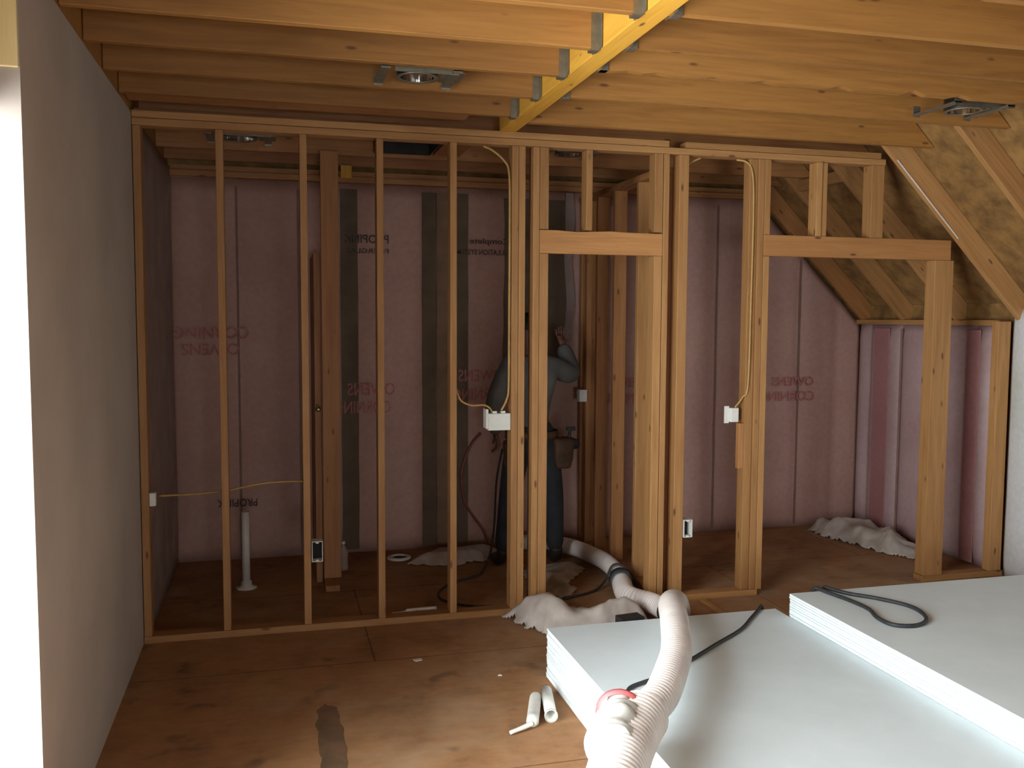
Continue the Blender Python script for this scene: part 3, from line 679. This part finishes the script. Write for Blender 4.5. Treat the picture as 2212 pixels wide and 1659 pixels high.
# ------------------------------------------------------------------ electrical boxes and cables
def open_box(x0, x1, z0, z1, y, label, dx=1):
    """white device box, open towards the room"""
    t = empty('outlet_box', ((x0+x1)/2, y, z0)); d = 0.07; s = 0.004
    bm = bmesh.new()
    bx(bm, x0, x0+s, y, y+d, z0, z1); bx(bm, x1-s, x1, y, y+d, z0, z1); bx(bm, x0+s, x1-s, y, y+d, z0, z0+s); bx(bm, x0+s, x1-s, y, y+d, z1-s, z1)
    fin('box_shell', bm, 'white_plastic', t)
    box('box_back', x0+s, x1-s, y+d-s, y+d, z0+s, z1-s, 'dark_inside', t)
    bm = bmesh.new(); m_ = (x0+x1)/2
    bx(bm, m_-0.008, m_+0.008, y, y+0.02, z0+s, z0+0.012); bx(bm, m_-0.008, m_+0.008, y, y+0.02, z1-0.012, z1-s)
    fin('screw_tabs', bm, 'white_plastic', t)
    return tag(t, label, 'outlet box', 'electrical boxes')
def closed_box(x0, x1, y0, y1, z0, z1, label, depth_side=None, cat='switch box'):
    t = empty('switch_box', ((x0+x1)/2, (y0+y1)/2, z0))
    box('box_body', x0, x1, y0+0.003, y1, z0, z1, 'white_plastic', t, bev=0.003)
    box('cover', x0+0.004, x1-0.004, y0, y0+0.0028, z0+0.004, z1-0.004, 'white_plastic', t)
    return t, tag(t, label, cat, 'electrical boxes')
open_box(0.866, 0.925, 0.385, 0.498, -0.008, 'open white outlet box low on the third stud')
open_box(3.066, 3.122, 0.395, 0.503, -0.008, 'open white outlet box low on the stud right of the narrow doorway')
t, _ = closed_box(1.852, 1.983, 0.0, 0.06, 1.078, 1.175, 'wide white two-gang switch box beside the double stud')
for xx in (1.88, 1.93): box('cable_clamp', xx, xx+0.025, 0.015, 0.045, 1.175, 1.187, 'white_plastic', t)
box('side_bracket', 1.838, 1.8515, 0.0, 0.07, 1.09, 1.20, 'white_plastic', t)
t, _ = closed_box(3.376, 3.429, 0.012, 0.06, 1.088, 1.175, 'small white switch box left of the wide doorway')
box('side_bracket', 3.345, 3.3755, 0.04, 0.045, 1.08, 1.185, 'white_plastic', t)
closed_box(0.0435, 0.075, -0.004, 0.045, 0.73, 0.80, 'small white box on the first stud against the drywall', cat='outlet box')
# box on the partition
t = empty('outlet_box', (2.91, 1.42, 1.10)); box('box_body', 2.865, 2.924, 1.37, 1.44, 1.10, 1.19, 'white_plastic', t, bev=0.003); box('cover', 2.868, 2.921, 1.367, 1.3695, 1.103, 1.187, 'white_plastic', t)
tag(t, 'small white box on the side partition behind the worker', 'outlet box', 'electrical boxes')
CG = 'yellow electrical cables'
tag(wire('electrical_cable', [(1.672, 0.03, 1.31), (1.70, 0.03, 1.25), (1.76, 0.03, 1.222), (1.83, 0.03, 1.222), (1.865, 0.03, 1.205), (1.88, 0.03, 1.18)], 0.0055, 'romex'), 'yellow cable drooping from the fifth stud to the two-gang box', 'cable', CG)
tag(wire('electrical_cable', [(1.83, 0.05, 2.675), (1.88, 0.05, 2.655), (1.945, 0.04, 2.60), (1.975, 0.03, 2.52), (1.977, 0.02, 2.2), (1.976, 0.02, 1.7), (1.975, 0.02, 1.33), (1.965, 0.03, 1.25), (1.935, 0.03, 1.19)], 0.0065, 'romex'), 'yellow cable running down the double stud into the two-gang box', 'cable', CG)
tag(wire('electrical_cable', [(3.40, 0.06, 2.676), (3.45, 0.03, 2.66), (3.475, 0.004, 2.60), (3.49, 0.004, 2.4), (3.487, 0.004, 1.8), (3.48, 0.004, 1.32), (3.455, 0.02, 1.24), (3.41, 0.03, 1.177)], 0.006, 'romex'), 'yellow cable running down the doubled stud to the small switch box', 'cable', CG)
tag(wire('electrical_cable', [(3.065, 0.05, 2.60), (3.09, 0.05, 2.64), (3.16, 0.05, 2.674)], 0.0055, 'romex'), 'short yellow cable curving at the plate right of the slot', 'cable', CG)
tag(wire('electrical_cable', [(0.076, 0.10, 0.765), (0.25, 0.11, 0.765), (0.42, 0.115, 0.775), (0.55, 0.11, 0.80), (0.68, 0.10, 0.815), (0.82, 0.10, 0.812), (0.85, 0.096, 0.80)], 0.006, 'romex'), 'yellow cable stretched behind the second stud at knee height', 'cable', CG)

# ------------------------------------------------------------------ plumbing
t = tag(empty('standpipe', (0.493, 0.915, 0)), 'white plastic standpipe on a round floor flange in the back room', 'pipe')
ring_solid('pipe', [(0.021, 0.03), (0.025, 0.03), (0.025, 0.49), (0.021, 0.49), (0.021, 0.03)], (0.493, 0.915, 0), 'pvc', t)
ring_solid('flange', [(0.0, 0), (0.065, 0), (0.065, 0.008), (0.035, 0.015), (0.032, 0.045), (0, 0.045)], (0.493, 0.915, 0), 'pvc', t)
t = tag(empty('toilet_flange', (1.528, 1.40, 0)), 'round white toilet flange on the back-room floor', 'flange')
ring_solid('flange_ring', [(0.05, 0.0), (0.085, 0.0), (0.085, 0.012), (0.058, 0.016), (0.05, 0.012), (0.05, 0.0)], (1.528, 1.40, 0), 'white_plastic', t)
ring_solid('drain_cap', [(0.0, 0.002), (0.048, 0.002), (0.048, 0.006), (0, 0.006)], (1.528, 1.40, 0), 'dark_inside', t)
t = tag(empty('water_valve', (0.95, 0.925, 1.12)), 'small metal valve stub beside the broad orange post', 'valve')
ring_solid('valve_body', [(0, 0), (0.018, 0), (0.018, 0.02), (0.012, 0.022), (0.012, 0.035), (0.016, 0.037), (0.016, 0.045), (0, 0.045)], (0.95, 0.932, 1.13), 'brass', t, Vector((0, -1, 0)), 14)
ring_solid('handle', [(0, 0), (0.008, 0), (0.008, 0.02), (0, 0.02)], (0.95, 0.90, 1.14), 'brass', t, Vector((-0.6, 0, 1)), 10)
t = tag(empty('clear_bottle', (1.12, 1.20, 0)), 'small clear bottle on the floor right of the broad orange post', 'bottle')
ring_solid('bottle_body', [(0, 0), (0.032, 0.0), (0.034, 0.02), (0.030, 0.07), (0.034, 0.11), (0.020, 0.15), (0.012, 0.165), (0.012, 0.18)], (1.12, 1.20, 0), 'net', t)
ring_solid('cap', [(0.014, 0.178), (0.014, 0.195), (0, 0.195)], (1.12, 1.20, 0), 'white_plastic', t)

# ------------------------------------------------------------------ caulk tubes
def caulk_tube(p, q, label, hollow=False, r=0.026, bend=None):
    p, q = Vector(p), Vector(q); d = (q-p).normalized(); L = (q-p).length
    t = empty('caulk_tube', (p.x, p.y, 0))
    if hollow:
        ring_solid('tube_barrel', [(r-0.0025, 0), (r, 0), (r, L), (r-0.0025, L), (r-0.0025, 0)], p, 'white_plastic', t, d, 22)
        ring_solid('tube_rim', [(r, -0.002), (r+0.003, -0.002), (r+0.003, 0.008), (r, 0.008)], q-d*0.004, 'white_plastic', t, d, 22)
        ring_solid('plunger', [(0, 0), (r-0.003, 0), (r-0.003, 0.01), (0, 0.012)], p+d*L*0.35, 'dark_inside', t, d, 20)
    else:
        ring_solid('tube_barrel', [(0, 0), (r*0.96, 0), (r, 0.006), (r, L*0.72), (r*1.02, L*0.73), (r*1.02, L*0.80), (r*0.5, L*0.86), (0, L*0.86)], p, 'white_plastic', t, d, 22)
        ring_solid('label_band', [(r+0.0006, L*0.12), (r+0.0006, L*0.66)], p, 'paper', t, d, 22)
        n0 = p+d*L*0.85; e = n0+(bend if bend else d*L*0.35)
        bm = bmesh.new(); tube(bm, catmull([n0, n0.lerp(e, 0.35)+Vector((0, 0, -0.002)), e], 6), lambda tt, i: 0.012-0.004*tt, 12); fin('nozzle', bm, 'white_plastic', t, smooth=True)
    return tag(t, label, 'caulk tube', 'caulk tubes')
caulk_tube((1.79, -1.20, 0.027), (1.69, -1.49, 0.027), 'white caulk tube with bent nozzle on the floor by the low stack', bend=Vector((-0.105, -0.035, -0.014)))
caulk_tube((1.855, -1.15, 0.0295), (1.80, -1.405, 0.0295), 'empty open caulk tube lying beside the one with a nozzle', hollow=True)
caulk_tube((1.575, 0.135, 0.022), (1.36, 0.125, 0.022), 'caulk tube lying behind the bottom plate, between fourth and fifth studs', r=0.020)

# ------------------------------------------------------------------ crumpled plastic sheets
def inside(p, poly):
    c = False; n = len(poly)
    for i in range(n):
        (x1, y1), (x2, y2) = poly[i], poly[(i+1) % n]
        if (y1 > p[1]) != (y2 > p[1]) and p[0] < (x2-x1)*(p[1]-y1)/(y2-y1)+x1: c = not c
    return c
def edge_d(p, poly):
    d = 9; P = Vector(p)
    for i in range(len(poly)):
        a, b = Vector(poly[i]), Vector(poly[(i+1) % len(poly)]); t = max(0, min(1, (P-a).dot(b-a)/(b-a).length_squared)); d = min(d, (P-(a+(b-a)*t)).length)
    return d
def crumple(name, poly, amp, label, seed, base=0.004, step=0.014, mat='plastic', fall=0.14):
    bm = bmesh.new(); xs = [p[0] for p in poly]; ys = [p[1] for p in poly]; V = {}
    nx = int((max(xs)-min(xs))/step)+1; ny = int((max(ys)-min(ys))/step)+1
    def vert(i, j):
        if (i, j) not in V:
            x = min(xs)+i*step; y = min(ys)+j*step
            e = min(1, edge_d((x, y), poly)/fall) if inside((x, y), poly) else 0
            r = 1-abs(noise.noise((x*3.2+seed, y*3.2, seed)))*1.9
            r2 = 1-abs(noise.noise((x*9+seed, y*9, seed*2)))*1.6
            z = base+amp*math.sin(e*PI/2)*(0.28+0.60*max(0, r)+0.12*max(0, r2)) + 0.003*(1+noise.noise((x*30, y*30, seed)))
            V[(i, j)] = bm.verts.new((x+0.012*noise.noise((x*20, y*20, 3)), y+0.012*noise.noise((x*20, y*20, 9)), z))
        return V[(i, j)]
    for i in range(nx):
        for j in range(ny):
            c = (min(xs)+(i+.5)*step+0.03*noise.noise((i*.25, j*.25, seed)), min(ys)+(j+.5)*step+0.03*noise.noise((i*.25, j*.25, seed+5)))
            if inside(c, poly): bm.faces.new((vert(i, j), vert(i+1, j), vert(i+1, j+1), vert(i, j+1)))
    o = fin(name, bm, mat, smooth=True)
    md = o.modifiers.new('thickness', 'SOLIDIFY'); md.thickness = 0.0015
    return tag(o, label, 'plastic sheet')
crumple('plastic_sheet', [(1.93, -0.02), (2.02, -0.24), (2.12, -0.40), (2.40, -0.42), (2.68, -0.40), (2.72, -0.30), (2.60, -0.16), (2.40, -0.06), (2.16, -0.02)], 0.17, 'crumpled white plastic heaped in front of the narrow doorway', 3.0)
crumple('plastic_sheet', [(2.24, 0.28), (2.34, 0.50), (2.26, 0.66), (2.30, 0.86), (2.52, 0.95), (2.70, 0.92), (2.73, 0.80), (2.62, 0.66), (2.50, 0.52), (2.52, 0.34), (2.36, 0.22)], 0.06, 'crumpled white plastic on the floor just inside the narrow doorway', 8.0)
crumple('plastic_sheet', [(1.55, 1.20), (1.66, 1.38), (1.85, 1.50), (2.15, 1.55), (2.28, 1.40), (2.10, 1.16), (1.88, 1.10)], 0.07, 'plastic sheet on the floor at the left of the worker', 13.0)
crumple('plastic_sheet', [(4.86, 1.26), (4.90, 1.50), (5.12, 1.58), (5.28, 1.40), (5.33, 1.05), (5.32, 0.72), (5.28, 0.50), (5.12, 0.48), (5.00, 0.68), (4.94, 0.98)], 0.16, 'crumpled white plastic in the right back room beyond the wide doorway', 21.0)

# ------------------------------------------------------------------ scraps
def scrap(poly, h, z, mat, label, name='paper_scrap', cat='scrap'):
    bm = bmesh.new(); poly_prism(bm, poly, 'z', z, z+h); return tag(fin(name, bm, mat), label, cat)
scrap([(1.335, -0.56), (1.375, -0.55), (1.38, -0.575), (1.345, -0.585)], 0.004, 0.001, 'paper', 'tiny white scrap on the open floor')
scrap([(1.70, -0.86), (1.715, -0.845), (1.72, -0.865)], 0.004, 0.001, 'paper', 'tiny pale crumb beside a dark floor mark')
tag(lumber('wood_offcut', 3.17, 3.205, -0.32, -0.035, 0.0, 0.018, 'stud'), 'thin pale wood offcut on the floor in front of the short bottom plate', 'offcut')
tag(lumber('wood_offcut', 1.14, 1.215, 1.40, 1.44, TOP-0.09, TOP-0.002, 'beam'), 'small bright block hung under the back-room joist right of the post', 'offcut')
scrap([(2.40, -0.60), (2.53, -0.58), (2.54, -0.66), (2.41, -0.68)], 0.16, 0.0, 'rubber', 'small black box behind the low drywall stack', 'tool_case', 'case')
bm = bmesh.new(); n = 90; pts = []
for k in range(n):
    a = 2*PI*k/n; c_, s_ = math.cos(a), math.sin(a); q = (abs(c_)**4+abs(s_)**4)**-0.25
    pts.append((0.885+0.052*c_*q+0.016*noise.noise((k*0.35, 2, 0)), -1.36+0.36*s_*q+0.03*noise.noise((k*0.4, 5, 0))))
poly_prism(bm, pts, 'z', 0.0002, 0.0008); tag(fin('floor_stain', bm, 'stain'), 'dark oblong stain on the wooden floor near the camera', 'stain')

# ------------------------------------------------------------------ the worker
def skin(name, verts, edges, radii, mat, parent, root=0, sub=2, smooth=True):
    me = bpy.data.meshes.new(name); me.from_pydata([Vector(v) for v in verts], edges, []); me.update()
    o = bpy.data.objects.new(name, me); C.objects.link(o)
    md = o.modifiers.new('skin', 'SKIN'); md.use_smooth_shade = True
    sk = me.skin_vertices[0].data if me.skin_vertices else None
    for i, r in enumerate(radii):
        sk[i].radius = r if isinstance(r, tuple) else (r, r); sk[i].use_root = (i == root)
    ms = o.modifiers.new('sub', 'SUBSURF'); ms.levels = ms.render_levels = sub
    dg = bpy.context.evaluated_depsgraph_get(); me2 = bpy.data.meshes.new_from_object(o.evaluated_get(dg))
    bpy.data.objects.remove(o)
    me2.materials.clear(); me2.materials.append(M[mat])
    o = bpy.data.objects.new(name, me2); C.objects.link(o)
    for p in me2.polygons: p.use_smooth = True
    if parent is not None: o.parent = parent; o.matrix_parent_inverse = parent_world(parent).inverted()
    return o
W0 = Vector((2.38, 0.95, 0))
per = tag(empty('person', W0), 'person in grey shirt and tool belt, back turned, right arm raised to the far wall', 'person')
J = dict(pel=(2.38, 0.95, 0.93), wai=(2.375, 0.95, 1.06), che=(2.368, 0.96, 1.26), nck=(2.362, 0.96, 1.45), nk2=(2.362, 0.97, 1.51), hd=(2.362, 0.985, 1.61), hd2=(2.362, 0.975, 1.68),
  ls=(2.215, 0.955, 1.405), le=(2.105, 0.92, 1.14), lw=(2.115, 0.90, 0.93), rs=(2.515, 0.965, 1.40), re=(2.70, 1.02, 1.31), rw=(2.645, 1.12, 1.54),
  lh=(2.29, 0.95, 0.90), lk=(2.22, 0.94, 0.50), la=(2.19, 1.00, 0.09), lt=(2.17, 1.14, 0.035), rh=(2.47, 0.95, 0.90), rk=(2.53, 0.93, 0.50), ra=(2.565, 0.99, 0.09), rtt=(2.59, 1.13, 0.035))
def chain(spec):
    names = []; rad = []; ed = []
    for path in spec:
        for k, (n, r) in enumerate(path):
            if n not in names: names.append(n); rad.append(r)
            if k: ed.append((names.index(path[k-1][0]), names.index(n)))
    return [J[n] for n in names], ed, rad
v, e, r = chain([[('pel', (.14, .10)), ('wai', (.13, .095)), ('che', (.15, .105)), ('nck', (.065, .06)), ('nk2', .052), ('hd', (.072, .09)), ('hd2', (.066, .08))],
    [('che', 0), ('ls', .055), ('le', .042), ('lw', .030)], [('che', 0), ('rs', .055), ('re', .042), ('rw', .030)],
    [('pel', 0), ('lh', .085), ('lk', .058), ('la', .042), ('lt', .038)], [('pel', 0), ('rh', .085), ('rk', .058), ('ra', .042), ('rtt', .038)]])
body = skin('body', v, e, r, 'skin', per)
# hands: palm plus five tapering, bent fingers each
def hand(w_, d, side, curl, s=1.0):
    d = Vector(d).normalized(); w_ = Vector(w_)-d*0.028; side = Vector(side).normalized(); n = d.cross(side).normalized()
    vs = [w_, w_+d*0.045*s, w_+d*0.09*s]; ed = [(0, 1), (1, 2)]; rd = [(.026, .018), (.034, .017), (.036, .014)]
    for k, L in enumerate((0.062, 0.074, 0.079, 0.070, 0.055)):
        if k == 0:
            a = w_+d*0.03*s-side*0.032; pts = [a-side*0.012+d*0.012, a-side*0.03+d*0.038+n*0.01*curl, a-side*0.034+d*0.062+n*0.024*curl]; base = 1
        else:
            off = side*(-0.028+0.0185*(k-1)); a = w_+d*0.088*s+off
            pts = [a, a+d*L*0.5*math.cos(0.6*curl)+n*L*0.5*math.sin(0.6*curl), a+d*L*(0.5*math.cos(0.6*curl)+0.45*math.cos(1.4*curl))+n*L*(0.5*math.sin(0.6*curl)+0.45*math.sin(1.4*curl))]; base = 2
        i0 = len(vs); vs += pts; ed += [(base, i0), (i0, i0+1), (i0+1, i0+2)]; rd += [.0095, .0088, .0072]
    return skin('hand', vs, ed, rd, 'skin', body, sub=1)
hand(J['lw'], (0.25, 0.02, -1), (0, -1, 0.0), 0.9)
hand(J['rw'], (-0.12, 0.35, 1), (-1, 0.1, 0), 0.7)
# face on the far side, ears at the sides
HC = Vector((2.362, 0.98, 1.63))
for s_ in (-1, 1):
    bm = bmesh.new(); bmesh.ops.create_uvsphere(bm, u_segments=10, v_segments=8, radius=0.5)
    bmesh.ops.scale(bm, verts=bm.verts, vec=(0.022, 0.035, 0.06)); bmesh.ops.translate(bm, verts=bm.verts, vec=HC+Vector((s_*0.078, 0.0, -0.01))); fin('ear', bm, 'skin', body, smooth=True)
    bm = bmesh.new(); bmesh.ops.create_uvsphere(bm, u_segments=10, v_segments=8, radius=0.012); bmesh.ops.translate(bm, verts=bm.verts, vec=HC+Vector((s_*0.032, 0.083, -0.005))); fin('eye', bm, 'eye', body, smooth=True)
bm = bmesh.new(); bmesh.ops.create_cone(bm, cap_ends=True, segments=10, radius1=0.018, radius2=0.006, depth=0.05); bmesh.ops.translate(bm, verts=bm.verts, vec=HC+Vector((0, 0.098, -0.03))); fin('nose', bm, 'skin', body, smooth=True)
bm = bmesh.new(); bmesh.ops.create_uvsphere(bm, u_segments=12, v_segments=6, radius=0.5); bmesh.ops.scale(bm, verts=bm.verts, vec=(0.05, 0.015, 0.014)); bmesh.ops.translate(bm, verts=bm.verts, vec=HC+Vector((0, 0.086, -0.065))); fin('mouth', bm, 'lip', body, smooth=True)
bm = bmesh.new(); bmesh.ops.create_icosphere(bm, subdivisions=3, radius=1.0)
for vv in list(bm.verts):
    if vv.co.z < -0.25 or (vv.co.y > 0.35 and vv.co.z < 0.35): bm.verts.remove(vv)
for vv in bm.verts: vv.co = HC+Vector((vv.co.x*0.092, vv.co.y*0.108-0.006, vv.co.z*0.115+0.012))+0.004*noise.noise_vector(vv.co*9)
o = fin('hair', bm, 'hair', body, smooth=True); md = o.modifiers.new('t', 'SOLIDIFY'); md.thickness = 0.012; md.offset = -1
# clothes
v, e, r = chain([[('pel', (.158, .118)), ('wai', (.150, .113)), ('che', (.172, .122)), ('nck', (.080, .072))],
    [('che', 0), ('ls', .082), ('le', .070), ('lw', .048)], [('che', 0), ('rs', .088), ('re', .082), ('rw', .056)]])
v[1+2-1] = J['che']
skin('shirt', v, e, r, 'shirt', body)
v, e, r = chain([[('wai', (.135, .10)), ('pel', (.162, .122))], [('pel', 0), ('lh', .105), ('lk', .078), ('la', .064)], [('pel', 0), ('rh', .105), ('rk', .078), ('ra', .064)]])
skin('trousers', v, e, r, 'jeans', body, root=1)
for a, b_ in (('la', 'lt'), ('ra', 'rtt')):
    A_, B_ = Vector(J[a]), Vector(J[b_])
    skin('boot', [A_+Vector((0, -0.03, 0.05)), A_+Vector((0, -0.02, -0.035)), A_.lerp(B_, 0.5)+Vector((0, 0, -0.018)), B_+Vector((0, 0.02, 0.005))], [(0, 1), (1, 2), (2, 3)], [(.052, .052), (.05, .05), (.048, .042), (.046, .034)], 'boot', body, root=1)
# tool belt with pouches
bm = bmesh.new(); rings = []
for h in (0.90, 0.955):
    rings.append([(bm.verts.new((2.378+0.185*math.cos(t_), 0.95+0.145*math.sin(t_), h)), bm.verts.new((2.378+0.177*math.cos(t_), 0.95+0.137*math.sin(t_), h))) for t_ in [2*PI*k/32 for k in range(32)]])
for k in range(32):
    k2 = (k+1) % 32; a0, b0, a1, b1 = rings[0][k], rings[0][k2], rings[1][k], rings[1][k2]
    bm.faces.new((a0[0], b0[0], b1[0], a1[0])); bm.faces.new((a0[1], a1[1], b1[1], b0[1])); bm.faces.new((a1[0], b1[0], b1[1], a1[1])); bm.faces.new((a0[0], a0[1], b0[1], b0[0]))
belt = fin('tool_belt', bm, 'leather', body, smooth=True)
def pouch(x0, x1, y0, y1, z0, z1):
    bm = bmesh.new(); bx(bm, x0, x1, y0, y1, z0, z1, 0.025, 3)
    for v_ in bm.verts:
        if v_.co.z < (z0+z1)/2: v_.co.x += 0.2*((x0+x1)/2-v_.co.x); v_.co.y += 0.2*((y0+y1)/2-v_.co.y)
    return fin('tool_pouch', bm, 'leather', belt, smooth=True)
pouch(2.50, 2.64, 0.80, 0.90, 0.70, 0.91); pouch(2.575, 2.68, 0.90, 1.0, 0.72, 0.90); pouch(2.16, 2.25, 0.82, 0.92, 0.72, 0.90)
ring_solid('tape_reel', [(0, 0), (0.036, 0), (0.036, 0.03), (0, 0.03)], (2.665, 0.87, 0.86), 'rubber', belt, Vector((0, 1, 0)), 16)
bm = bmesh.new(); tube(bm, [Vector((2.60, 0.86, 0.78)), Vector((2.625, 0.86, 0.96))], 0.012, 8); bx(bm, 2.60, 2.66, 0.848, 0.872, 0.955, 0.98); fin('hammer', bm, 'rubber', belt)
